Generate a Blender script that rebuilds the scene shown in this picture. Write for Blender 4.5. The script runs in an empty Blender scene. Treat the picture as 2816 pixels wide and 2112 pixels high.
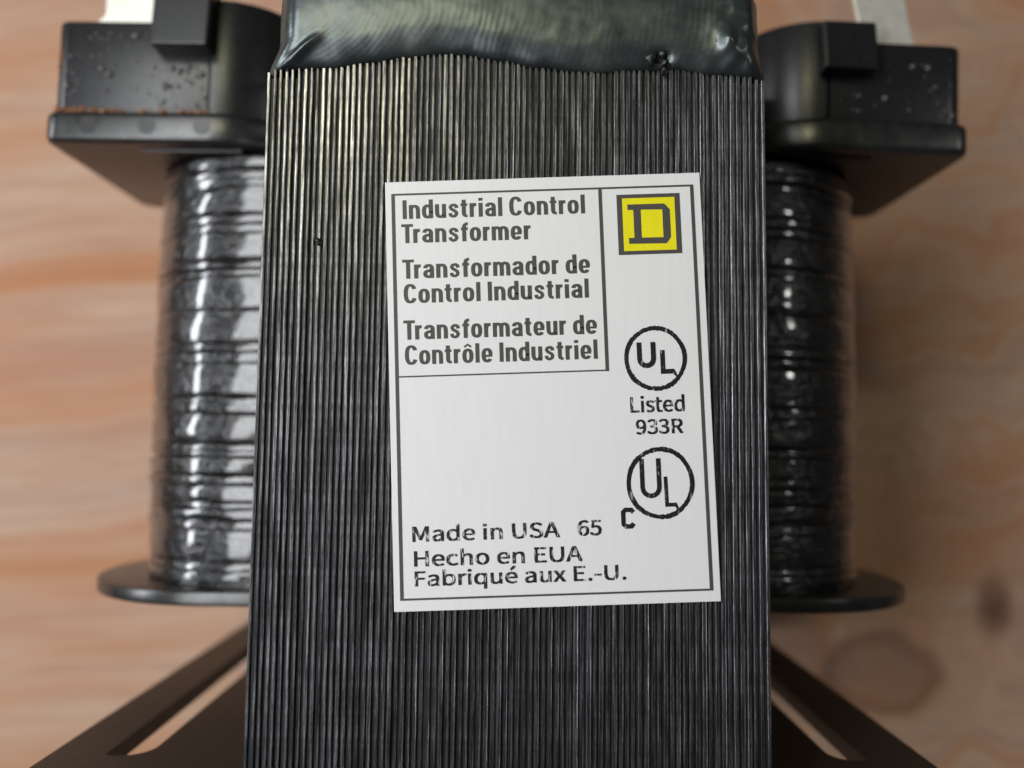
import bpy, bmesh, math, random, os
from mathutils import Vector, Matrix, noise

S = 0.001                      # every length below is in millimetres
random.seed(7)
scene = bpy.context.scene
COL = scene.collection

# ------------------------------------------------------------------ camera
cam_d = bpy.data.cameras.new("camera")
cam = bpy.data.objects.new("camera", cam_d)
COL.objects.link(cam)
cam_d.sensor_fit = 'HORIZONTAL'
cam_d.sensor_width = 36.0
cam_d.lens = 36.0 * 2300 / 2816
cam_d.clip_start = 0.005
cam_d.clip_end = 50
cam.location = (0, 0, 170 * S)
cam.rotation_mode = 'QUATERNION'
cam.rotation_quaternion = (Matrix.Rotation(math.radians(4.33), 3, 'X') @ Matrix.Rotation(math.radians(0.7), 3, 'Z')).to_quaternion()
cam_d.dof.use_dof = True
cam_d.dof.focus_distance = 82.5 * S
cam_d.dof.aperture_fstop = 29.4 / 2.3
scene.camera = cam

# ------------------------------------------------------------------ light
world = bpy.data.worlds.new("World")
scene.world = world
world.use_nodes = True
bgn = world.node_tree.nodes["Background"]
bgn.inputs[0].default_value = (0.95, 0.97, 1.0, 1)
bgn.inputs[1].default_value = 0.032


def area(name, loc, target, size, power, color, size_y=None):
    d = bpy.data.lights.new(name, 'AREA')
    d.energy = power
    d.color = color
    d.size = size * S
    if size_y:
        d.shape = 'RECTANGLE'
        d.size_y = size_y * S
    o = bpy.data.objects.new(name, d)
    COL.objects.link(o)
    o.location = Vector(loc) * S
    o.rotation_euler = (Vector(target) - Vector(loc)).to_track_quat('-Z', 'Y').to_euler()
    return o


area("window_light", (-118, 22, 270), (-25, 8, 70), 265, 0.44, (0.95, 0.975, 1.0), 55)
area("low_window_light", (-430, 60, 235), (-40, 0, 30), 300, 1.05, (0.92, 0.95, 1.0), 40)
area("ceiling_lamp", (-85, 270, 640), (0, 20, 60), 70, 0.36, (1.0, 0.96, 0.58))
area("side_lamp", (330, 120, 380), (20, 0, 60), 30, 0.10, (1.0, 0.98, 0.95))

scene.view_settings.view_transform = 'Standard'
scene.view_settings.look = 'None'
scene.view_settings.exposure = 0.0
scene.view_settings.gamma = 1.0
scene.render.engine = 'CYCLES'
scene.cycles.use_denoising = True


# ------------------------------------------------------------------ helpers
class NT:
    """small wrapper for building node trees"""
    def __init__(self, name):
        self.mat = bpy.data.materials.new(name)
        self.mat.use_nodes = True
        self.t = self.mat.node_tree
        self.b = self.t.nodes["Principled BSDF"]

    def n(self, typ, **kw):
        nd = self.t.nodes.new(typ)
        for k, v in kw.items():
            setattr(nd, k, v)
        return nd

    def link(self, a, b):
        self.t.links.new(a, b)

    def val(self, sock, v):
        if hasattr(v, 'is_output') or hasattr(v, 'links'):
            self.link(v, sock)
        else:
            sock.default_value = v

    def math(self, op, a, b=None, c=None):
        nd = self.n('ShaderNodeMath', operation=op)
        self.val(nd.inputs[0], a)
        if b is not None:
            self.val(nd.inputs[1], b)
        if c is not None:
            self.val(nd.inputs[2], c)
        return nd.outputs[0]

    def coord(self, scale=(1000, 1000, 1000)):
        tc = self.n('ShaderNodeTexCoord')
        m = self.n('ShaderNodeMapping')
        m.inputs['Scale'].default_value = scale
        self.link(tc.outputs['Object'], m.inputs['Vector'])
        return m.outputs[0]

    def noise(self, vec, scale=1.0, detail=3.0, rough=0.55, dist=0.0):
        nd = self.n('ShaderNodeTexNoise')
        self.link(vec, nd.inputs['Vector'])
        nd.inputs['Scale'].default_value = scale
        nd.inputs['Detail'].default_value = detail
        nd.inputs['Roughness'].default_value = rough
        nd.inputs['Distortion'].default_value = dist
        return nd.outputs['Fac']

    def ramp(self, fac, stops):
        nd = self.n('ShaderNodeValToRGB')
        el = nd.color_ramp.elements
        while len(el) < len(stops):
            el.new(0.5)
        for e, (p, c) in zip(el, stops):
            e.position = p
            e.color = (c, c, c, 1) if isinstance(c, (int, float)) else (*c, 1)
        self.link(fac, nd.inputs[0])
        return nd.outputs[0]

    def mix(self, fac, a, b, mode='MIX'):
        nd = self.n('ShaderNodeMix', data_type='RGBA', blend_type=mode)
        self.val(nd.inputs[0], fac)
        for s, v in ((nd.inputs[6], a), (nd.inputs[7], b)):
            if isinstance(v, tuple):
                s.default_value = (*v, 1)
            else:
                self.link(v, s)
        return nd.outputs[2]

    def bump(self, height, strength=0.3, dist=0.1):
        nd = self.n('ShaderNodeBump')
        nd.inputs['Strength'].default_value = strength
        nd.inputs['Distance'].default_value = dist * S
        self.link(height, nd.inputs['Height'])
        self.link(nd.outputs[0], self.b.inputs['Normal'])

    def set(self, **kw):
        names = dict(color='Base Color', rough='Roughness', metal='Metallic', spec='Specular IOR Level', coat='Coat Weight', coatr='Coat Roughness')
        for k, v in kw.items():
            s = self.b.inputs[names[k]]
            if isinstance(v, tuple):
                s.default_value = (*v, 1)
            else:
                self.val(s, v)
        return self.mat


def mesh_obj(name, verts, faces, mat, parent=None, smooth=False, loc=(0, 0, 0)):
    me = bpy.data.meshes.new(name)
    me.from_pydata([tuple(c * S for c in v) for v in verts], [], faces)
    bm = bmesh.new()
    bm.from_mesh(me)
    bmesh.ops.recalc_face_normals(bm, faces=bm.faces)
    bm.to_mesh(me)
    bm.free()
    me.materials.append(mat)
    if smooth:
        me.polygons.foreach_set("use_smooth", [True] * len(me.polygons))
    o = bpy.data.objects.new(name, me)
    COL.objects.link(o)
    o.location = Vector(loc) * S
    if parent:
        o.parent = parent
    return o


def bevel(o, w, seg=2, angle=35):
    m = o.modifiers.new("bevel", 'BEVEL')
    m.width = w * S
    m.segments = seg
    m.limit_method = 'ANGLE'
    m.angle_limit = math.radians(angle)
    return o


class Geo:
    def __init__(self):
        self.v, self.f = [], []

    def add(self, verts, faces):
        b = len(self.v)
        self.v += [tuple(p) for p in verts]
        self.f += [tuple(i + b for i in f) for f in faces]
        return self

    def box(self, x0, x1, y0, y1, z0, z1):
        v = [(x, y, z) for z in (z0, z1) for y in (y0, y1) for x in (x0, x1)]
        return self.add(v, [(0, 2, 3, 1), (4, 5, 7, 6), (0, 1, 5, 4), (2, 6, 7, 3), (0, 4, 6, 2), (1, 3, 7, 5)])

    def extrude_y(self, plan, y0, y1):
        """plan: list of (x, z) in order; closed prism along y"""
        n = len(plan)
        v = [(x, y0, z) for x, z in plan] + [(x, y1, z) for x, z in plan]
        f = [tuple(range(n)), tuple(range(2 * n - 1, n - 1, -1))]
        f += [(i, (i + 1) % n, n + (i + 1) % n, n + i) for i in range(n)]
        return self.add(v, f)

    def blob(self, c, r, rz, nz=0.0, seg=8, rings=3):
        """half dome on a plane facing +z"""
        cx, cy, cz = c
        v, f = [], []
        for k in range(rings):
            a = k / rings * math.pi / 2
            for i in range(seg):
                t = 2 * math.pi * i / seg
                q = 1 + nz * noise.noise(Vector((cx * 3 + math.cos(t), cy * 3 + math.sin(t), k)))
                v.append((cx + r * q * math.cos(a) * math.cos(t), cy + r * q * math.cos(a) * math.sin(t), cz + rz * math.sin(a)))
        v.append((cx, cy, cz + rz))
        for k in range(rings - 1):
            for i in range(seg):
                j = (i + 1) % seg
                f.append((k * seg + i, k * seg + j, (k + 1) * seg + j, (k + 1) * seg + i))
        f += [((rings - 1) * seg + i, (rings - 1) * seg + (i + 1) % seg, rings * seg) for i in range(seg)]
        return self.add(v, f)

    def obj(self, name, mat, parent=None, smooth=False, loc=(0, 0, 0)):
        return mesh_obj(name, self.v, self.f, mat, parent, smooth, loc)


def rounded(corners, seg=8):
    """corners: (x, y, radius) in order -> polygon with filleted corners"""
    out = []
    n = len(corners)
    for i, (x, y, r) in enumerate(corners):
        if r <= 0:
            out.append((x, y))
            continue
        p = Vector((x, y))
        a = (Vector(corners[i - 1][:2]) - p).normalized()
        b = (Vector(corners[(i + 1) % n][:2]) - p).normalized()
        half = a.angle(b) / 2
        d = r / math.tan(half)
        c = p + (a + b).normalized() * (r / math.sin(half))
        s = p + a * d - c
        e = p + b * d - c
        tot = s.angle_signed(e)
        for k in range(seg + 1):
            ang = -tot * k / seg
            out.append((c.x + s.x * math.cos(ang) - s.y * math.sin(ang), c.y + s.x * math.sin(ang) + s.y * math.cos(ang)))
    return out


# ------------------------------------------------------------------ materials
def mat_wood():
    t = NT("plywood")
    p = t.coord()
    sep = t.n('ShaderNodeSeparateXYZ')
    t.link(p, sep.inputs[0])
    X, Y = sep.outputs[0], sep.outputs[1]
    big = t.noise(p, 0.014, 2.0, 0.5)
    mid = t.noise(p, 0.034, 2.0, 0.45)
    # right side of the sheet has a wilder figure than the left
    wild = t.math('SMOOTH_MAX', t.math('DIVIDE', t.math('ADD', X, -20.0), 80.0), 0.0, 0.2)
    lean = t.math('MULTIPLY', X, -0.14)
    g = t.math('ADD', Y, lean)
    g = t.math('ADD', g, t.math('MULTIPLY', t.math('SUBTRACT', big, 0.5), 13.0))
    g = t.math('ADD', g, t.math('MULTIPLY', t.math('MULTIPLY', t.math('SUBTRACT', mid, 0.5), 95.0), wild))
    knots = [(74, -44, 13, 9.5, 30), (97, -31, 5, 9, 14), (118, 10, 30, 34, -26), (60, 78, 22, 18, 20)]
    core = None
    for i, (kx, ky, rx, ry, amp) in enumerate(knots):
        dx = t.math('DIVIDE', t.math('SUBTRACT', X, kx), rx)
        dy = t.math('DIVIDE', t.math('SUBTRACT', Y, ky), ry)
        d2 = t.math('ADD', t.math('MULTIPLY', dx, dx), t.math('MULTIPLY', dy, dy))
        d2 = t.math('ADD', d2, t.math('MULTIPLY', t.math('SUBTRACT', t.noise(p, 0.12, 2.0), 0.5), 0.8))
        e = t.math('POWER', 2.718, t.math('MULTIPLY', d2, -0.6))
        g = t.math('ADD', g, t.math('MULTIPLY', e, amp))
        if i < 2:
            c = t.ramp(d2, [(0.0, 0.30 if i == 0 else 0.8), (0.3, 0.32 if i == 0 else 0.55), (0.6, 0.5 if i == 0 else 0.22), (1.0, 0.0)])
            core = c if core is None else t.mix(1.0, core, c, 'LIGHTEN')
    cmb = t.n('ShaderNodeCombineXYZ')
    t.link(g, cmb.inputs[0])
    t.link(t.math('MULTIPLY', X, 0.05), cmb.inputs[1])
    band = t.noise(cmb.outputs[0], 0.10, 3.0, 0.55)
    fine = t.noise(cmb.outputs[0], 0.40, 4.0, 0.65)
    col = t.ramp(band, [(0.33, (0.54, 0.25, 0.125)), (0.43, (0.58, 0.335, 0.215)), (0.52, (0.61, 0.41, 0.30)), (0.64, (0.53, 0.355, 0.27))])
    col = t.mix(t.ramp(fine, [(0.45, 0.0), (0.75, 0.45)]), col, (0.46, 0.20, 0.095))
    red = t.noise(t.coord((300, 1150, 1000)), 0.024, 3.0, 0.55)
    col = t.mix(t.ramp(red, [(0.45, 0.0), (0.68, 0.6)]), col, (0.53, 0.21, 0.095))
    streak = t.noise(t.coord((45, 330, 1000)), 1.0, 3.0, 0.6)
    col = t.mix(t.ramp(streak, [(0.48, 0.0), (0.72, 0.26)]), col, (0.40, 0.17, 0.085))
    col = t.mix(core, col, (0.12, 0.04, 0.028))
    t.set(color=col, rough=0.62, spec=0.25)
    t.bump(fine, 0.25, 0.2)
    return t.mat


def mat_lam():
    t = NT("lamination_steel")
    oi = t.n('ShaderNodeObjectInfo')
    tc = t.n('ShaderNodeTexCoord')
    m = t.n('ShaderNodeMapping')
    m.inputs['Scale'].default_value = (7000, 170, 7000)
    t.link(tc.outputs['Object'], m.inputs['Vector'])
    off = t.n('ShaderNodeCombineXYZ')
    t.link(t.math('MULTIPLY', oi.outputs['Random'], 900.0), off.inputs[1])
    t.link(off.outputs[0], m.inputs['Location'])
    v = m.outputs[0]
    a0 = t.noise(v, 1.0, 3.0, 0.6)
    gr = t.noise(t.coord((5000, 1500, 5000)), 1.0, 2.0, 0.6)
    a = t.math('ADD', t.math('MULTIPLY', a0, 0.75), t.math('MULTIPLY', gr, 0.25))
    b = t.noise(v, 0.25, 2.0, 0.5)
    col = t.ramp(a, [(0.36, (0.12, 0.12, 0.127)), (0.48, (0.29, 0.29, 0.305)), (0.62, (0.68, 0.68, 0.71))])
    rust = t.ramp(t.noise(v, 0.5, 3.0), [(0.72, 0.0), (0.8, 0.55)])
    col = t.mix(rust, col, (0.16, 0.10, 0.05))
    val = t.math('MULTIPLY_ADD', oi.outputs['Random'], 0.3, 0.82)
    hs = t.n('ShaderNodeHueSaturation')
    t.link(col, hs.inputs['Color'])
    t.link(t.math('MULTIPLY', val, t.math('MULTIPLY_ADD', b, 0.5, 0.75)), hs.inputs['Value'])
    t.set(color=hs.outputs[0], metal=1.0, rough=t.math('MULTIPLY_ADD', a, 0.14, 0.24))
    t.bump(a, 0.4, 0.03)
    return t.mat


def simple(name, color, rough, metal=0.0, spec=0.5, nscale=0.0, nbump=0.0, nd=0.05, coat=0.0, var=0.0, stretch=(1, 1, 1)):
    t = NT(name)
    v = t.coord(tuple(1000 * s for s in stretch))
    n = t.noise(v, nscale or 0.8, 4.0, 0.6)
    c2 = tuple(min(1, c * (1 + var)) for c in color)
    c1 = tuple(c * (1 - var) for c in color)
    col = t.ramp(n, [(0.3, c1), (0.7, c2)])
    t.set(color=col, rough=t.math('MULTIPLY_ADD', n, 0.22, rough - 0.11), metal=metal, spec=spec, coat=coat, coatr=0.15)
    if nbump:
        t.bump(n, nbump, nd)
    return t.mat


def mat_weld():
    t = NT("weld_metal")
    p = t.coord()
    sep = t.n('ShaderNodeSeparateXYZ')
    t.link(p, sep.inputs[0])
    dx = t.math('ADD', sep.outputs[0], 26.0)
    dy = t.math('ADD', sep.outputs[1], -44.5)
    w = t.math('MULTIPLY', t.noise(p, 0.12, 2.0), 2.2)
    r = t.math('SQRT', t.math('ADD', t.math('MULTIPLY', dx, dx), t.math('MULTIPLY', t.math('MULTIPLY', dy, dy), 2.4)))
    ring = t.math('SINE', t.math('MULTIPLY', t.math('ADD', r, w), 9.5))
    fade = t.ramp(t.noise(p, 0.10, 2.0), [(0.42, 0.06), (0.66, 1.0)])
    fine = t.noise(p, 1.8, 4.0, 0.7)
    h = t.math('ADD', t.math('MULTIPLY', t.math('MULTIPLY', ring, fade), 0.5), fine)
    blot = t.noise(p, 0.22, 4.0, 0.65)
    col = t.ramp(blot, [(0.3, (0.072, 0.087, 0.090)), (0.55, (0.118, 0.135, 0.136)), (0.75, (0.18, 0.192, 0.178))])
    t.set(color=col, metal=0.8, rough=t.math('MULTIPLY_ADD', blot, 0.25, 0.22))
    t.bump(h, 0.30, 0.022)
    return t.mat


def mat_tape():
    t = NT("varnished_tape")
    v = t.coord((1000, 1000, 1000))
    n = t.noise(v, 0.75, 3.0, 0.55)
    wr = t.noise(t.coord((220, 1500, 220)), 0.7, 3.0, 0.6, 0.6)
    b = t.noise(v, 0.16, 3.0, 0.55)
    col = t.ramp(n, [(0.35, (0.006, 0.006, 0.0065)), (0.7, (0.022, 0.022, 0.023))])
    t.set(color=col, rough=t.math('MULTIPLY_ADD', b, 0.35, 0.08), spec=0.55, coat=1.0, coatr=0.06)
    t.bump(t.math('ADD', n, t.math('MULTIPLY', wr, 0.9)), 0.75, 0.42)
    return t.mat


def mat_label():
    t = NT("label_vinyl")
    v = t.coord((1000, 120, 1000))
    n = t.noise(v, 1.5, 3.0, 0.6)
    sp = t.noise(t.coord((1000, 600, 1000)), 2.2, 3.0, 0.6)
    col = t.ramp(n, [(0.3, (0.77, 0.765, 0.765)), (0.7, (0.80, 0.795, 0.79))])
    col = t.mix(t.ramp(sp, [(0.70, 0.0), (0.78, 0.5)]), col, (0.40, 0.36, 0.30))
    wv = t.n('ShaderNodeTexWave')
    t.link(t.coord(), wv.inputs['Vector'])
    wv.inputs['Scale'].default_value = 0.51
    wv.inputs['Distortion'].default_value = 1.2
    wv.inputs['Detail Scale'].default_value = 0.3
    t.set(color=col, rough=0.42, spec=0.4)
    t.bump(t.math('ADD', n, t.math('MULTIPLY', wv.outputs['Fac'], 0.5)), 0.06, 0.04)
    return t.mat


def mat_print(name, ink, wear, stretch):
    """flat ink; worn where the print head skipped"""
    t = NT(name)
    v = t.coord(stretch)
    n = t.noise(v, 1.0, 4.0, 0.7)
    f = t.ramp(n, wear)
    t.set(color=t.mix(f, ink, (0.74, 0.74, 0.74)), rough=0.45, spec=0.35)
    return t.mat


M = dict(
    wood=mat_wood(), lam=mat_lam(), weld=mat_weld(), tape=mat_tape(), label=mat_label(),
    gap=simple("core_varnish", (0.012, 0.012, 0.0125), 0.5, spec=0.3, nscale=1.5, nbump=0.3, nd=0.1, var=0.4),
    plastic=simple("moulded_nylon", (0.012, 0.012, 0.0135), 0.31, spec=0.5, nscale=2.2, nbump=0.15, nd=0.05, var=0.25),
    flange=simple("flange_nylon", (0.016, 0.016, 0.016), 0.30, spec=0.8, nscale=0.6, nbump=0.12, nd=0.08, var=0.3),
    drop=simple("varnish_drop", (0.05, 0.05, 0.052), 0.34, spec=1.0, var=0.1),
    amber=simple("amber_varnish", (0.24, 0.10, 0.04), 0.25, nscale=1.5, nbump=0.4, nd=0.1, var=0.6),
    tin=simple("tinned_brass", (0.80, 0.77, 0.70), 0.42, metal=0.55, nscale=1.0, nbump=0.1, nd=0.05, var=0.08),
    plate=simple("brown_plate", (0.030, 0.022, 0.016), 0.48, nscale=1.2, nbump=0.2, nd=0.06, var=0.15),
    rust=simple("weld_rust", (0.17, 0.12, 0.08), 0.6, nscale=1.6, nbump=0.8, nd=0.2, var=0.7),
    slag=simple("weld_slag", (0.012, 0.012, 0.012), 0.35, nscale=1.5, nbump=0.6, nd=0.2, var=0.5),
    ink=mat_print("grey_ink", (0.072, 0.066, 0.063), [(0.66, 0.0), (0.85, 0.25)], (2500, 900, 1000)),
    thermal=mat_print("thermal_ink", (0.012, 0.011, 0.012), [(0.60, 0.0), (0.72, 0.8)], (2600, 700, 1000)),
    thermal_worn=mat_print("worn_thermal_ink", (0.014, 0.013, 0.014), [(0.55, 0.0), (0.63, 0.92)], (3600, 900, 1000)),
    yellow=simple("yellow_ink", (0.86, 0.76, 0.005), 0.42, nscale=1.5, var=0.05, stretch=(1, 0.2, 1)),
)

# ------------------------------------------------------------------ table
tb = Geo().box(-260, 260, -210, 230, -18, -0.02).obj("tabletop", M['wood'])
tb["kind"] = "structure"

# ------------------------------------------------------------------ transformer root
root = bpy.data.objects.new("industrial_transformer", None)
root.empty_display_size = 0.02
COL.objects.link(root)
root["label"] = "black laminated control transformer with white printed label, lying on plywood"
root["category"] = "transformer"

low = [(-24.9, 37.3), (-24.39, 37.6), (-22.53, 37.9), (-18.08, 38.1), (-14.4, 38.7), (-10.94, 39.27), (-7.95, 39.7), (-5.24, 39.57), (-1.5, 39.05),
       (2.24, 38.38), (5.93, 38.05), (8.42, 37.89), (10.9, 38.2), (13.39, 38.21), (15.87, 38.3), (19.56, 37.84), (23.07, 37.7), (24.9, 37.0)]


def low_at(x):
    for (a, ya), (b, yb) in zip(low, low[1:]):
        if x <= b:
            t = max(0, (x - a) / (b - a))
            t = t * t * (3 - 2 * t)
            return ya + (yb - ya) * t
    return low[-1][1]


def sstep(a, b, x):
    t = min(1, max(0, (x - a) / (b - a)))
    return t * t * (3 - 2 * t)


# core: varnish-filled body, slightly recessed, with its steel laminations as pieces
HX, Y0, Y1, ZF = 25.3, -34.0, 37.4, 88.0
YT = 50.0
NL = 82
pitch = 2 * HX / NL
g = Geo()
q = 0.30
g.box(-HX + q, HX - q, Y0 + q, Y1 - q, 66.3, ZF - 0.42)
g.box(-22, 22, Y1 - q, Y1 + 3.0, 76, ZF - 0.42)
g.box(-HX + q, HX - q, Y0 + q, YT - q, q, 21.7)
g.box(-HX + q, HX - q, Y1 + 7, YT - q, 21.7, 75)
g.box(-HX + q, HX - q, Y0 + q, -22.3, 21.7, 66.3)
core = g.obj("core", M['gap'], root)

for i in range(NL):
    xc = -HX + pitch * (i + 0.5) + (random.uniform(-0.045, 0.045) if 0 < i < NL - 1 else 0)
    fr = i / (NL - 1)
    th = random.uniform(0.24, 0.36) + 0.08 * fr
    zf = ZF + random.uniform(-0.12, 0.06)
    seed = Vector((i * 7.31, 3.7, 0))
    ns = 44
    ytop = low_at(xc) + (1.6 if abs(xc) < 22.6 else 0.25)
    v, f = [], []
    for j in range(ns + 1):
        y = Y0 + (ytop - Y0) * j / ns
        jit = noise.noise(seed + Vector((0, y * 0.35, 0))) * 0.018 + noise.noise(seed + Vector((0, y * 0.05, 9))) * 0.04
        ja = noise.noise(seed + Vector((5, y * 0.9, 0))) * 0.022
        jb = noise.noise(seed + Vector((9, y * 0.9, 0))) * 0.035
        dz = noise.noise(seed + Vector((0, y * 0.12, 4))) * 0.05
        a, b = -th / 2 + ja + jit, th / 2 + jb + jit
        for (x, z) in ((a, 66), (a, zf - 0.07 + dz), (a + 0.05, zf + dz), (b - 0.07, zf - 0.02 + dz), (b, zf - 0.10 + dz), (b, 66)):
            v.append((x, y, z))
    for j in range(ns):
        for k in range(5):
            f.append((j * 6 + k, j * 6 + k + 1, j * 6 + k + 7, j * 6 + k + 6))
    f += [tuple(range(6)), tuple(ns * 6 + k for k in range(5, -1, -1))]
    g = Geo().add(v, f)
    t2 = th / 2
    g.box(-t2, t2, Y0, YT, 0.0, 22)          # rear leg
    g.box(-t2, t2, Y1 + 6.6, YT, 22, 75.5)   # upper yoke
    g.box(-t2, t2, Y0, -22, 22, 66)          # lower yoke
    g.box(-t2, t2, -22, Y1 + 6.6, 38, 50)    # centre leg
    g.obj("lamination", M['lam'], core, loc=(xc, 0, 0))

# ------------------------------------------------------------------ weld across the top of the laminations
nx, ny = 150, 46
v, f = [], []
for i in range(nx + 1):
    s = i / nx
    s = 0.5 - 0.5 * math.cos(math.pi * s) if False else s
    for j in range(ny + 1):
        tt = (j / ny) ** 1.5
        yb = low_at(-24.6 + 49.2 * s)
        y = yb + (50.5 - yb) * tt
        hx = 25.5 - 1.3 * sstep(37.6, 41.0, y)           # narrows above the toe
        hr = 25.5 - 0.7 * sstep(37.6, 41.5, y)
        x = -hx + (hx + hr) * s
        de = min(x + hx, hr - x)                           # distance from the end
        roll = 1 - min(1, de / 2.4)
        dome = math.sqrt(max(0, 1 - (1 - min(1, (y - yb) / 2.6)) ** 2))
        z = 87.95 + 1.05 * dome + 0.45 * math.sin((y - yb) * 0.30) - 2.4 * roll ** 2.2
        z -= 9.0 * sstep(45.2, 50.5, y) ** 1.3
        p = Vector((x * 0.28, y * 0.28, 0))
        z += 0.10 * noise.noise(p * 0.7) + 0.025 * noise.noise(p * 3.1)
        # ridge where the bead starts (left) and the lumpy crater where it stops (right)
        dl = abs((x + 22.6) * 0.62 - (y - 38.4) * 0.78)
        z += 0.55 * math.exp(-(dl / 0.35) ** 2) * (1 - sstep(-21.2, -19.0, x))
        z += 0.75 * math.exp(-(((x - 21.2) / 0.9) ** 2 + ((y - 40.6) / 1.3) ** 2))
        z -= 0.85 * math.exp(-(((x - 14.6) / 0.9) ** 2 + ((y - 39.2) / 0.55) ** 2))
        z += 0.25 * noise.noise(Vector((x, y, 3)) * 0.9) * sstep(18, 22, x)
        v.append((x, y, z))
for i in range(nx):
    for j in range(ny):
        a = i * (ny + 1) + j
        f.append((a, a + ny + 1, a + ny + 2, a + 1))
nv = len(v)
ring = [i * (ny + 1) for i in range(nx + 1)] + [nx * (ny + 1) + j for j in range(1, ny + 1)] + \
       [i * (ny + 1) + ny for i in range(nx - 1, -1, -1)] + [j for j in range(ny - 1, 0, -1)]
for r in ring:
    x, y, z = v[r]
    v.append((x * 0.985, y, 75.6))
m = len(ring)
for k in range(m):
    f.append((ring[k], ring[(k + 1) % m], nv + (k + 1) % m, nv + k))
f.append(tuple(nv + k for k in range(m)))
weld = mesh_obj("weld_bead", v, f, M['weld'], root, smooth=True)
g = Geo()
for (x, y, r) in ((-19.6, 40.9, 0.42), (-18.8, 41.0, 0.3), (-20.3, 40.7, 0.3)):
    g.blob((x, y, 89.0), r, 0.33, 0.7, 10, 3)
g.obj("rust_patch", M['rust'], weld, True)
g = Geo()
for (x, y, r) in ((20.3, 40.9, 0.75), (20.9, 42.1, 0.6), (21.4, 40.2, 0.6)):
    g.blob((x, y, 89.05), r, 0.5, 0.8, 10, 3)
g.obj("rust_patch", M['rust'], weld, True)
g = Geo()
for (x, y, r) in ((13.6, 39.25, 0.75), (14.8, 39.6, 0.5), (15.0, 38.7, 0.5), (14.9, 37.9, 0.38), (15.6, 40.1, 0.35)):
    g.blob((x, y, 88.35), r, 0.75, 0.9, 10, 3)
g.obj("slag_drip", M['slag'], weld, True)

# ------------------------------------------------------------------ coil under its tape wraps
ZC = 44.0


def coil_plan(hx, hz, r, seg=9):
    return rounded([(-hx - 1.0, ZC - hz, r), (-hx - 1.0, ZC + hz, r), (hx - 1.0, ZC + hz, r), (hx - 1.0, ZC - hz, r)], seg)


# keep the plan clear of the centre leg and the windows' walls
coil = Geo().extrude_y(coil_plan(50.5, 17.6, 17.2), -18.2, 38.2).obj("coil", M['tape'], root)
y = -18.0
k = 0
plan0 = coil_plan(51.1, 18.2, 17.8, 14)
# refine the plan so that creases can run across it
plan = []
for a, b in zip(plan0, plan0[1:] + plan0[:1]):
    d = math.hypot(b[0] - a[0], b[1] - a[1])
    n_ = max(1, int(d / 3.0))
    for q_ in range(n_):
        plan.append((a[0] + (b[0] - a[0]) * q_ / n_, a[1] + (b[1] - a[1]) * q_ / n_))
n = len(plan)
nrm = []
for i in range(n):
    a, b = plan[i - 1], plan[(i + 1) % n]
    t = Vector((b[0] - a[0], b[1] - a[1])).normalized()
    nn = Vector((-t.y, t.x))
    if nn.dot(Vector((plan[i][0], plan[i][1] - ZC))) < 0:
        nn = -nn
    nrm.append(nn)
while y < 37.6:
    h = random.choice((0.9, 1.2, 1.5, 2.0, 2.8, 3.6, 4.4))
    if y + h > 38.0:
        h = 38.0 - y
    bulge = random.uniform(0.03, 0.15)
    base = random.uniform(-0.06, 0.08)
    swell = 0.45 * math.sin(math.pi * (y + 18.5) / 57) - 0.2
    e0, e1 = random.choice((-0.65, -0.3, 0.1)), random.choice((-0.65, -0.3, 0.1))
    prof = [(-0.12, -0.9), (0.01, e0), (0.10, 0.5), (0.35, 0.95), (0.65, 1.0), (0.90, 0.5), (0.99, e1), (1.12, -0.9)]
    v, f = [], []
    ph = random.uniform(0, 6.28)
    tilt = random.uniform(-0.7, 0.7)
    for (u, w) in prof:
        for i in range(n):
            x, z = plan[i]
            sg = tilt * math.sin(2 * math.pi * i / n + ph)
            yy = y + u * h + sg * 0.6 + 0.22 * noise.noise(Vector((x * 0.12, k * 5, z * 0.12 + u)))
            off = base + swell + (w * bulge if w > -0.7 else -0.9)
            off += 0.22 * noise.noise(Vector((x * 0.22, yy * 0.5, z * 0.22))) + 0.12 * noise.noise(Vector((x * 0.8, yy * 0.9, z * 0.8)))
            v.append((x + nrm[i].x * off, yy, z + nrm[i].y * off))
    for a in range(len(prof) - 1):
        for i in range(n):
            j = (i + 1) % n
            f.append((a * n + i, a * n + j, (a + 1) * n + j, (a + 1) * n + i))
    mesh_obj("tape_wrap", v, f, M['tape'], coil, smooth=True)
    y += h
    k += 1

# ------------------------------------------------------------------ lower bobbin flange
zf0, zf1 = 23.4, 64.4
plan = rounded([(-58.6, zf0, 19.5), (-58.6, zf1, 19.5), (55.8, zf1, 18.0), (55.8, zf0, 18.0)], 14)
fl = bevel(Geo().extrude_y(plan, -20.2, -18.3).obj("bobbin_flange", M['flange'], root, True), 0.35, 3)
g = Geo()
for _ in range(26):
    sx = random.choice((-1, 1))
    x = sx * random.uniform(35, 50)
    zz = random.uniform(52, 62)
    c = len(g.v)
    r = random.uniform(0.2, 0.5)
    g.blob((x, -zz, -18.35), r, r * 0.5, 0.3, 8, 2)
    g.v[c:] = [(a, zz_, -b) for (a, b, zz_) in g.v[c:]]
dr = g.obj("varnish_drops", M['drop'], fl, True)
dr["kind"] = "stuff"


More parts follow.
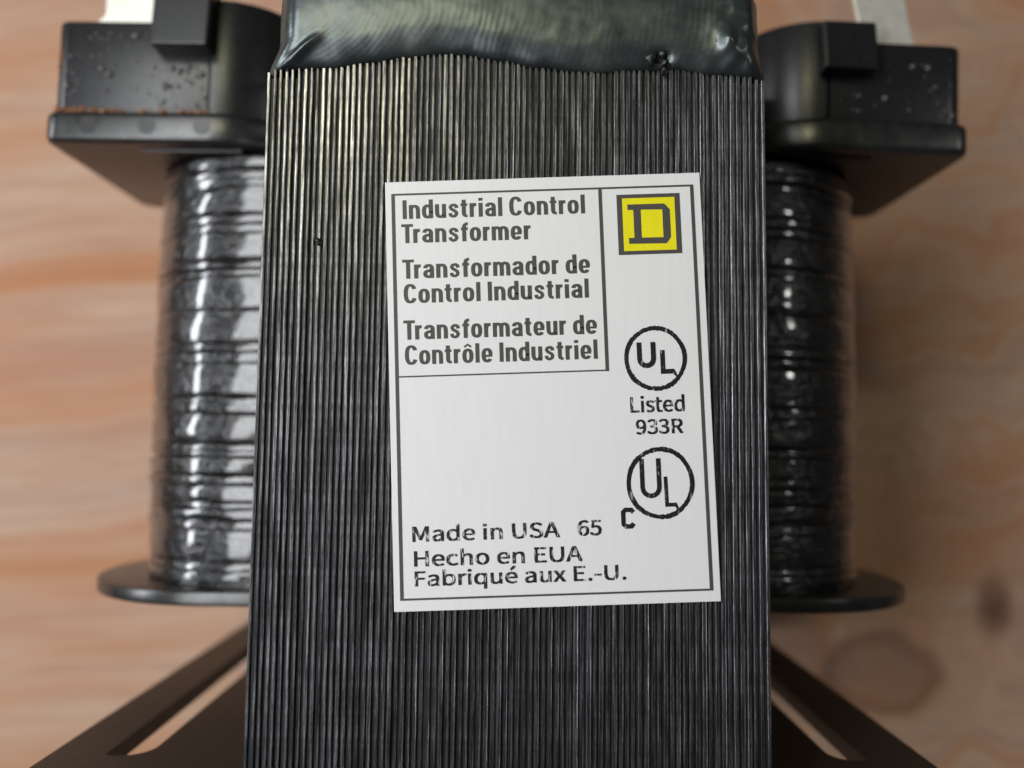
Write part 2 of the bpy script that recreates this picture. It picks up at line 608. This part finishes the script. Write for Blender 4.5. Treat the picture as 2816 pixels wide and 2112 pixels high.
# ------------------------------------------------------------------ terminal blocks at the two ends of the upper flange
def terminal_block(side, xo, xi, y_f0, y_f1, y_top, y_raise, x_step, tilt, latch, blades, ndrop, mats):
    """side -1 left / +1 right; x values are absolute distances from the middle"""
    sx = side

    def P(pts):
        return [(sx * x, z) for x, z in rounded(pts, 10)]

    piv = (sx * xi, y_f0, 0)
    L = lambda x, y_, z: (x - piv[0], y_ - piv[1], z)
    body = Geo()
    outer = P([(xo - 0.5, 36, 1.0), (xo - 0.5, 63.5, 2.2), (x_step, 63.5, 0), (x_step, 36, 0)])
    body.extrude_y(outer, y_f1, y_top)
    inner = P([(x_step - 0.002, 34, 0), (x_step - 0.002, 63.5, 0), (xi, 63.5, 10.5), (xi, 34, 2)])
    body.extrude_y(inner, y_f1, y_raise)
    body.v = [L(*p) for p in body.v]
    o = body.obj("terminal_block", mats[0], root, True, loc=piv)
    bevel(o, 0.6, 4)
    o.rotation_euler.z = math.radians(tilt)
    # flange under the block
    g = Geo()
    g.extrude_y(P([(xo, 33.5, 3.0), (xo, 64.5, 2.0), (xi - 0.5, 64.5, 11.0), (xi - 0.5, 33.5, 2.0)]), y_f0, y_f1)
    g.v = [L(*p) for p in g.v]
    fo = g.obj("flange", M['flange'], o, True)
    bevel(fo, 0.9, 4)
    # stiffening rib under the flange
    g = Geo().box(min(sx * 36, sx * (xo - 12)), max(sx * 36, sx * (xo - 12)), y_f0 - 0.35, y_f0 + 0.1, 60.0, 62.0)
    g.v = [L(*p) for p in g.v]
    bevel(g.obj("rib", M['plastic'], o), 0.15, 2)
    # latch standing proud of the front
    lx0, lx1, ly0, ly1, lz = latch
    g = Geo()
    a0, a1 = sx * lx0, sx * lx1
    dxt = 0.35 * sx
    vs = [(a0, ly0, 62.5), (a1, ly0, 62.5), (a1 - dxt, ly1, 62.5), (a0 - dxt, ly1, 62.5),
          (a0, ly0, lz), (a1, ly0, lz), (a1 - dxt, ly1, lz - 0.3), (a0 - dxt, ly1, lz - 0.3)]
    g.add(vs, [(0, 1, 2, 3), (4, 5, 6, 7), (0, 1, 5, 4), (1, 2, 6, 5), (2, 3, 7, 6), (3, 0, 4, 7)])
    g.v = [L(*p) for p in g.v]
    bevel(g.obj("latch", mats[0], o), 0.3, 3)
    # blade terminals
    for (bx0, bx1, by, top, bz, lean) in blades:
        w0, w1 = (bx0, bx1) if bx0 < bx1 else (bx1, bx0)
        poly = [(w0, by - 3), (w1, by - 3), (w1, by + 0.5), (w1 - 1.1, by + 1.6), (w1 - 1.1 + lean, top - 1.5), (w1 - 2.4 + lean, top),
                (w0 + 2.4 + lean, top), (w0 + 1.1 + lean, top - 1.5), (w0 + 1.1, by + 1.6), (w0, by + 0.5)]
        g = Geo()
        m_ = len(poly)
        vs = [(x, y_, bz) for x, y_ in poly] + [(x, y_, bz + 0.8) for x, y_ in poly]
        fs = [tuple(range(m_)), tuple(range(2 * m_ - 1, m_ - 1, -1))] + [(i, (i + 1) % m_, m_ + (i + 1) % m_, m_ + i) for i in range(m_)]
        g.add(vs, fs)
        g.v = [L(*p) for p in g.v]
        bevel(g.obj("blade_terminal", M['tin'], o), 0.12, 2)
    # dried varnish drops on the front
    g = Geo()
    for _ in range(ndrop):
        x = sx * random.uniform(x_step + 0.5, xo - 2.2)
        y_ = random.uniform(y_f1 + 0.8, y_top - 0.7)
        if lx0 - 1.5 < abs(x) < lx1 + 1.5 and y_ > ly0 - 1:
            continue
        r = random.choice((0.14, 0.18, 0.22, 0.26, 0.34, 0.5))
        g.blob((x, y_, 63.42), r, r * 0.9, 0.35, 10, 4)
    g.v = [L(*p) for p in g.v]
    d = g.obj("varnish_drops", M['drop'], o, True)
    d["kind"] = "stuff"
    return o, L, fo


lb, LL, lfl = terminal_block(-1, 61.4, 29.5, 38.8, 43.0, 55.4, 58.6, 40.2, 0.0, (39.6, 47.0, 50.9, 60.5, 66.6),
                             [(-56.0, -46.9, 55.4, 66, 61.5, 0.0)], 110, (M['plastic'],))
rb, LR, rfl = terminal_block(1, 59.2, 30.5, 39.4, 43.7, 54.3, 57.0, 40.6, -2.0, (39.4, 46.3, 49.5, 55.9, 66.2),
                             [(44.9, 54.0, 54.0, 66, 60.5, -1.8), (40.6, 46.5, 52.0, 58.0, 46.0, 0.0)], 34, (M['plastic'],))
# amber varnish line that has run along the joint of the left block
g = Geo()
x = -60.2
while x < -40:
    w = random.uniform(0.3, 1.0)
    r = random.uniform(0.10, 0.22) * (1.5 if x < -55 else 0.8)
    g.blob((x, 43.45 + random.uniform(-0.1, 0.12), 63.4), r * 1.2, r * 1.5, 0.5, 7, 2)
    if x < -57 or random.random() < 0.4:
        g.box(x, x + w + 0.2, 42.95, 43.38 + 0.5 * r, 63.4, 63.62)
    x += w
g.v = [LL(*p) for p in g.v]
g.obj("varnish_run", M['amber'], lb, True)
g = Geo()
for (x, y_, r) in ((-60.0, 50.6, 0.5), (-60.0, 51.3, 0.35), (-60.1, 49.4, 0.4), (-60.3, 43.5, 0.5)):
    g.blob((x, y_, 62.6), r, 0.8, 0.5, 8, 3)
g.v = [LL(*p) for p in g.v]
g.obj("varnish_blot", M['amber'], lb, True)
for xm in (-55.4, -47.7, -40.6):
    seg = 20
    vs = [(xm + 1.15 * math.cos(2 * math.pi * i / seg), 40.95 + 1.15 * math.sin(2 * math.pi * i / seg), 64.3) for i in range(seg)]
    vs += [(x, y_, 64.54) for x, y_, _ in vs]
    fs = [tuple(range(seg)), tuple(range(2 * seg - 1, seg - 1, -1))] + [(i, (i + 1) % seg, seg + (i + 1) % seg, seg + i) for i in range(seg)]
    g = Geo().add(vs, fs)
    g.v = [LL(*p) for p in g.v]
    g.obj("pin_mark", M['plastic'], lb)

# ------------------------------------------------------------------ slotted mounting plate
bm = bmesh.new()


def loop(pts):
    vs = [bm.verts.new((x * S, Y0 * S - 0.00003, z * S)) for x, z in pts]
    return [bm.edges.new((a, b)) for a, b in zip(vs, vs[1:] + vs[:1])]


ed = loop(rounded([(-50.0, 0.0, 3.0), (-50.0, 86.0, 5.0), (46.6, 86.0, 5.0), (46.6, 0.0, 3.0)], 6))
ed += loop(rounded([(-44.0, 20, 2.2), (-44.0, 76.0, 0.7), (-39.3, 76.0, 3.2), (-39.3, 20, 2.2)], 6))
ed += loop(rounded([(36.0, 20, 1.7), (36.0, 74.8, 2.6), (39.8, 74.8, 0.7), (39.8, 20, 1.7)], 6))
bmesh.ops.triangle_fill(bm, use_beauty=True, use_dissolve=False, edges=ed)
bmesh.ops.recalc_face_normals(bm, faces=bm.faces)
r = bmesh.ops.extrude_face_region(bm, geom=bm.faces[:])
bmesh.ops.translate(bm, vec=(0, -2.0 * S, 0), verts=[e for e in r['geom'] if isinstance(e, bmesh.types.BMVert)])
bmesh.ops.recalc_face_normals(bm, faces=bm.faces)
me = bpy.data.meshes.new("mounting_plate")
bm.to_mesh(me)
bm.free()
me.materials.append(M['plate'])
pl = bpy.data.objects.new("mounting_plate", me)
COL.objects.link(pl)
pl.parent = root

# ------------------------------------------------------------------ printed label
LW, LH = 31.45, 42.2
ZL = 88.22
lab = Geo().box(-LW / 2, LW / 2, -LH / 2, LH / 2, -0.12, 0.0).obj("printed_label", M['label'], root, loc=(3.72, 5.85, ZL))
lab.rotation_euler.z = math.radians(2.56)
bevel(lab, 0.04, 2)
lab["label"] = "white sticker with trilingual transformer text, yellow logo and approval marks"
PZ = 0.012

FONT = None
for base in (os.path.join(bpy.utils.resource_path('LOCAL'), "datafiles", "fonts", "Noto Sans CJK Regular.woff2"),):
    try:
        if os.path.exists(base):
            FONT = bpy.data.fonts.load(base)
    except Exception:
        FONT = None


def text(name, body, x0, x1, yb, cap, bold, boldy, mat, dx_copies=5):
    """flat lettering fitted between x0 and x1 on baseline yb with the given capital height"""
    cu = bpy.data.curves.new("tmp_text", 'FONT')
    if FONT:
        cu.font = FONT
    cu.body = body
    cu.size = 1.0
    cu.resolution_u = 4
    cu.fill_mode = 'FRONT'
    ob = bpy.data.objects.new("tmp_text", cu)
    COL.objects.link(ob)
    cap_cu = cu.body
    bpy.context.view_layer.update()
    dg = bpy.context.evaluated_depsgraph_get()
    me = ob.evaluated_get(dg).to_mesh()
    vs = [tuple(v_.co) for v_ in me.vertices]
    fs = [tuple(p.vertices) for p in me.polygons]
    ob.evaluated_get(dg).to_mesh_clear()
    # capital height of the face
    cu.body = "H"
    bpy.context.view_layer.update()
    dg = bpy.context.evaluated_depsgraph_get()
    mh = ob.evaluated_get(dg).to_mesh()
    hmax = max(v_.co.y for v_ in mh.vertices)
    hmin = min(v_.co.y for v_ in mh.vertices)
    ob.evaluated_get(dg).to_mesh_clear()
    bpy.data.objects.remove(ob)
    bpy.data.curves.remove(cu)
    xa, xb = min(p[0] for p in vs), max(p[0] for p in vs)
    sx = (x1 - x0 - bold) / (xb - xa)
    sy = (cap - boldy) / (hmax - hmin)
    g = Geo()
    nc = dx_copies if bold > 0 else 1
    for c in range(nc):
        d = bold * c / max(1, nc - 1)
        for e in ((0, boldy) if boldy > 0 else (0,)):
            g.add([(x0 + d + (p[0] - xa) * sx, yb + e + (p[1] - hmin) * sy, PZ + 0.003 * c + (0.0015 if e else 0)) for p in vs], fs)
    return g.obj(name, mat, lab)


INK, TH, TW = M['ink'], M['thermal'], M['thermal_worn']


# ---- bold condensed grotesque, drawn stroke by stroke (unit: capital height = 1)
WX, WY, XH = 0.205, 0.145, 0.735


def pen(pts, wx=WX, wy=WY):
    P_ = [Vector(p) for p in pts]
    L_, R_ = [], []
    for i_, p in enumerate(P_):
        a_ = P_[max(0, i_ - 1)]
        b_ = P_[min(len(P_) - 1, i_ + 1)]
        d = (b_ - a_).normalized()
        nn_ = Vector((-d.y * wx / 2, d.x * wy / 2))
        L_.append(p + nn_)
        R_.append(p - nn_)
    return [[R_[k_], R_[k_ + 1], L_[k_ + 1], L_[k_]] for k_ in range(len(P_) - 1)]


def arc(cx, cy, rx, ry, a0, a1, n_=14, pw=2.5):
    out = []
    for k_ in range(n_ + 1):
        a_ = math.radians(a0 + (a1 - a0) * k_ / n_)
        c_, s_ = math.cos(a_), math.sin(a_)
        out.append((cx + rx * math.copysign(abs(c_) ** (2 / pw), c_), cy + ry * math.copysign(abs(s_) ** (2 / pw), s_)))
    return out


def stem(x, y0_, y1_, w=WX):
    return [[(x - w / 2, y0_), (x + w / 2, y0_), (x + w / 2, y1_), (x - w / 2, y1_)]]


def bar(x0_, x1_, y_, w=WY):
    return [[(x0_, y_ - w / 2), (x1_, y_ - w / 2), (x1_, y_ + w / 2), (x0_, y_ + w / 2)]]


TOPX, MID = XH - WY / 2 + 0.005, XH / 2
RY = TOPX - MID
ARCH = arc(0.275, 0.42, 0.17, TOPX - 0.42, 180, 0)
GL = {
    'I': (stem(0.115, 0, 1), 0.23),
    'l': (stem(0.115, 0, 1), 0.23),
    'i': (stem(0.115, 0, XH) + stem(0.115, 0.845, 1.0), 0.23),
    'T': (stem(0.285, 0, 0.93) + bar(0, 0.57, 0.925, 0.15), 0.57),
    'C': (pen(arc(0.32, 0.5, 0.215, 0.435, 28, 332, 34)), 0.62),
    'n': (stem(0.105, 0, XH) + pen(ARCH + [(0.445, 0)]), 0.55),
    'm': (stem(0.105, 0, XH) + pen(arc(0.262, 0.42, 0.157, TOPX - 0.42, 180, 0) + [(0.419, 0)]) + pen(arc(0.576, 0.42, 0.157, TOPX - 0.42, 180, 0) + [(0.733, 0)]), 0.84),
    'u': (stem(0.445, 0, XH) + pen([(0.105, XH)] + arc(0.275, XH - 0.42, 0.17, TOPX - 0.42, 180, 360)), 0.55),
    'r': (stem(0.105, 0, XH) + pen([(0.105, 0.44), (0.13, 0.56), (0.19, 0.63), (0.26, 0.655), (0.335, 0.66)], WX, 0.16), 0.345),
    'o': (pen(arc(0.275, MID, 0.172, RY, 0, 360, 36)), 0.55),
    'd': (stem(0.445, 0, 1) + pen(arc(0.275, MID, 0.170, RY, 0, 360, 36)), 0.55),
    'e': (pen(arc(0.275, MID, 0.172, RY, 0, 325, 34)) + bar(0.14, 0.53, MID - 0.035, 0.11), 0.55),
    'a': (stem(0.435, 0, 0.55) + pen([(0.115, 0.52)] + arc(0.275, 0.50, 0.158, TOPX - 0.50, 170, 0, 12)) + pen(arc(0.27, 0.225, 0.16, 0.155, 75, 330, 22, 2.2))
          + pen([(0.27, 0.385), (0.36, 0.41), (0.435, 0.45)], WX, 0.13), 0.55),
    's': (pen([(0.425, 0.50), (0.40, 0.615), (0.33, 0.665), (0.25, 0.668), (0.16, 0.635), (0.125, 0.55), (0.16, 0.46), (0.26, 0.395), (0.37, 0.325), (0.415, 0.225),
               (0.38, 0.12), (0.29, 0.068), (0.21, 0.07), (0.13, 0.12), (0.105, 0.24)], 0.185, 0.145), 0.53),
    't': (pen([(0.16, 0.93), (0.16, 0.20), (0.185, 0.11), (0.25, 0.072), (0.335, 0.072)], WX, 0.145) + bar(0.0, 0.335, TOPX - 0.005, 0.135), 0.35),
    'f': (pen([(0.17, 0), (0.17, 0.76), (0.20, 0.87), (0.27, 0.925), (0.355, 0.93)], WX, 0.145) + bar(0.01, 0.345, TOPX - 0.005, 0.135), 0.35),
}
GL['\u00f4'] = (GL['o'][0] + pen([(0.11, 0.82), (0.275, 0.955), (0.44, 0.82)], 0.14, 0.10), 0.55)


def bold_text(name, body, x0, x1, yb, cap):
    polys = []
    x = 0.0
    gap_ = 0.085
    for ch in body:
        if ch == ' ':
            x += 0.24
            continue
        gl, w = GL[ch]
        for poly in gl:
            polys.append([(x + p[0], p[1]) for p in poly])
        x += w + gap_ - (0.09 if ch == 'T' else 0)
    x -= gap_
    sx = (x1 - x0) / x
    g = Geo()
    for i_, poly in enumerate(polys):
        g.add([(x0 + p[0] * sx, yb + p[1] * cap, PZ + 0.0004 * (i_ % 12)) for p in poly], [tuple(range(len(poly)))])
    return g.obj(name, INK, lab)


for body, x0, x1, yb, cap in (
        ("Industrial Control", -14.06, 4.17, 17.30, 1.92),
        ("Transformer", -14.20, -1.34, 14.86, 1.92),
        ("Transformador de", -14.20, 4.41, 11.28, 1.92),
        ("Control Industrial", -14.12, 4.22, 8.82, 1.92),
        ("Transformateur de", -14.22, 4.86, 5.20, 1.92),
        ("Contr\u00f4le Industriel", -14.14, 4.85, 2.72, 1.92)):
    bold_text("text_line", body, x0, x1, yb, cap)


def flat(name, polys, mat, z=PZ):
    g = Geo()
    for i, poly in enumerate(polys):
        g.add([(x, y_, z + 0.003 * i) for x, y_ in poly], [tuple(range(len(poly)))])
    return g.obj(name, mat, lab)


def line(name, a, b, w, mat=INK):
    a, b = Vector(a), Vector(b)
    nrm_ = (b - a).normalized().orthogonal() * w / 2
    return flat(name, [[a + nrm_, b + nrm_, b - nrm_, a - nrm_]], mat, PZ + 0.006)


bx0, bx1, by0, by1 = -14.95, 14.87, -20.05, 19.9
line("border_line", (bx0, by0), (bx0, by1), 0.36)
line("border_line", (bx1, by0), (bx1, by1), 0.36)
line("border_line", (bx0 + 0.18, by1 - 0.1), (bx1 - 0.18, by1 - 0.1), 0.20)
line("border_line", (bx0 + 0.18, by0 + 0.1), (bx1 - 0.18, by0 + 0.1), 0.20)
line("divider_line", (5.70, 1.46), (5.70, by1 - 0.2), 0.36)
line("divider_line", (bx0 + 0.18, 1.56), (5.52, 1.56), 0.15)

# yellow square emblem with a D
q0, q1, r0, r1 = 7.31, 13.62, 12.98, 19.08
flat("emblem_field", [[(7.5, 13.1), (13.4, 13.1), (13.4, 18.9), (7.5, 18.9)]], M['yellow'], PZ)
zt = PZ + 0.005
flat("emblem_frame", [[(q0, r0), (q0 + 0.54, r0), (q0 + 0.54, r1), (q0, r1)], [(q1 - 0.54, r0), (q1, r0), (q1, r1), (q1 - 0.54, r1)],
                      [(q0 + 0.54, r0), (q1 - 0.54, r0), (q1 - 0.54, r0 + 0.38), (q0 + 0.54, r0 + 0.38)],
                      [(q0 + 0.54, r1 - 0.38), (q1 - 0.54, r1 - 0.38), (q1 - 0.54, r1), (q0 + 0.54, r1)]], INK, zt)
flat("emblem_letter", [
    [(8.36, 18.06), (8.36, 17.50), (8.93, 17.50), (9.68, 17.50), (11.82, 17.46), (12.58, 17.46), (12.05, 18.06)],
    [(8.93, 17.50), (8.93, 14.67), (9.68, 14.67), (9.68, 17.50)],
    [(11.82, 17.46), (11.82, 14.65), (12.58, 14.65), (12.58, 17.46)],
    [(8.38, 14.67), (8.38, 14.08), (12.12, 14.02), (12.58, 14.65), (11.82, 14.65), (9.68, 14.67), (8.93, 14.67)]], INK, zt)


def ring_poly(name, cx, cy, rx, ry, w, seed):
    """printed circle with the ragged edge of a thermal head"""
    g = Geo()
    n_ = 150
    rnd = random.Random(seed)
    v_ = []
    for i in range(n_):
        t_ = 2 * math.pi * i / n_
        jo = rnd.uniform(-0.06, 0.05) * abs(math.sin(t_)) + 0.03 * math.sin(5 * t_ + seed)
        ji = rnd.uniform(-0.05, 0.06) * abs(math.sin(t_))
        v_.append((cx + (rx + jo) * math.cos(t_), cy + (ry + jo) * math.sin(t_), PZ))
        v_.append((cx + (rx - w + ji) * math.cos(t_), cy + (ry - w + ji) * math.sin(t_), PZ))
    f_ = [(2 * i, 2 * ((i + 1) % n_), 2 * ((i + 1) % n_) + 1, 2 * i + 1) for i in range(n_)]
    g.add(v_, f_)
    return g.obj(name, M['thermal'], lab)


def stroke(pts, w0):
    """polyline of given width -> list of quads"""
    out = []
    P_ = [Vector(p) for p in pts]
    L_, R_ = [], []
    for i, p in enumerate(P_):
        if i == 0:
            d = P_[1] - p
        elif i == len(P_) - 1:
            d = p - P_[i - 1]
        else:
            d = (P_[i + 1] - p).normalized() + (p - P_[i - 1]).normalized()
        d = d.normalized()
        k_ = 1.0
        if 0 < i < len(P_) - 1:
            k_ = 1 / max(0.5, d.dot((P_[i + 1] - p).normalized()))
        nn_ = Vector((-d.y, d.x)) * w0 / 2 * k_
        L_.append(p + nn_)
        R_.append(p - nn_)
    for i in range(len(P_) - 1):
        out.append([R_[i], R_[i + 1], L_[i + 1], L_[i]])
    return out


def u_pts(xl, xr, yt, yb):
    c = (xl + xr) / 2
    r_ = (xr - xl) / 2
    return [(xl, yt), (xl, yb + r_)] + [(c - r_ * math.cos(a), yb + r_ - r_ * math.sin(a)) for a in [math.pi * i_ / 8 for i_ in range(1, 8)]] + [(xr, yb + r_), (xr, yt)]


ring_poly("approval_ring", 10.48, 2.58, 3.10, 3.21, 0.45, 1)
flat("approval_letter", stroke(u_pts(8.92, 10.28, 4.2, 1.88), 0.50), TH)
flat("approval_letter", stroke([(11.18, 3.38), (11.18, 1.26), (12.26, 1.26)], 0.48) + [[(12.05, 1.05), (12.30, 1.45), (12.62, 0.75), (12.5, 0.7)]], TH)
ring_poly("approval_ring", 10.40, -9.60, 3.32, 3.50, 0.46, 2)
flat("approval_letter", stroke(u_pts(8.66, 10.28, -7.2, -10.82), 0.46), TH)
flat("approval_letter", stroke([(10.92, -9.0), (10.96, -11.73), (11.88, -11.73)], 0.38) + [[(11.7, -11.9), (11.9, -11.55), (12.2, -12.3), (12.05, -12.35)]], TH)
flat("approval_letter", stroke([(7.66, -12.35), (7.45, -12.10), (6.90, -12.08), (6.66, -12.3), (6.66, -13.45), (6.90, -13.68), (7.42, -13.68), (7.64, -13.40)], 0.44), TH)

text("text_line", "Listed", 7.79, 13.13, -2.70, 1.55, 0.11, 0.06, TW, 3)
text("text_line", "933R", 8.24, 12.88, -4.84, 1.44, 0.11, 0.06, TW, 3)
text("text_line", "Made in USA", -13.82, 0.47, -14.50, 1.48, 0.11, 0.06, TW, 3)
text("text_line", "65", 2.18, 4.53, -14.43, 1.48, 0.11, 0.06, TW, 3)
text("text_line", "Hecho en EUA", -13.71, 2.58, -16.86, 1.48, 0.11, 0.06, TW, 3)
text("text_line", "Fabriqu\u00e9 aux E.-U.", -13.69, 6.71, -18.74, 1.44, 0.11, 0.06, TW, 3)

# speck of varnish caught between the laminations
g = Geo()
for (x, y_, r_) in ((-19.5, 20.3, 0.30), (-19.42, 20.05, 0.26)):
    g.blob((x, y_, 87.85), r_, 0.35, 0.8, 9, 3)
g.obj("varnish_speck", M['slag'], core, True)
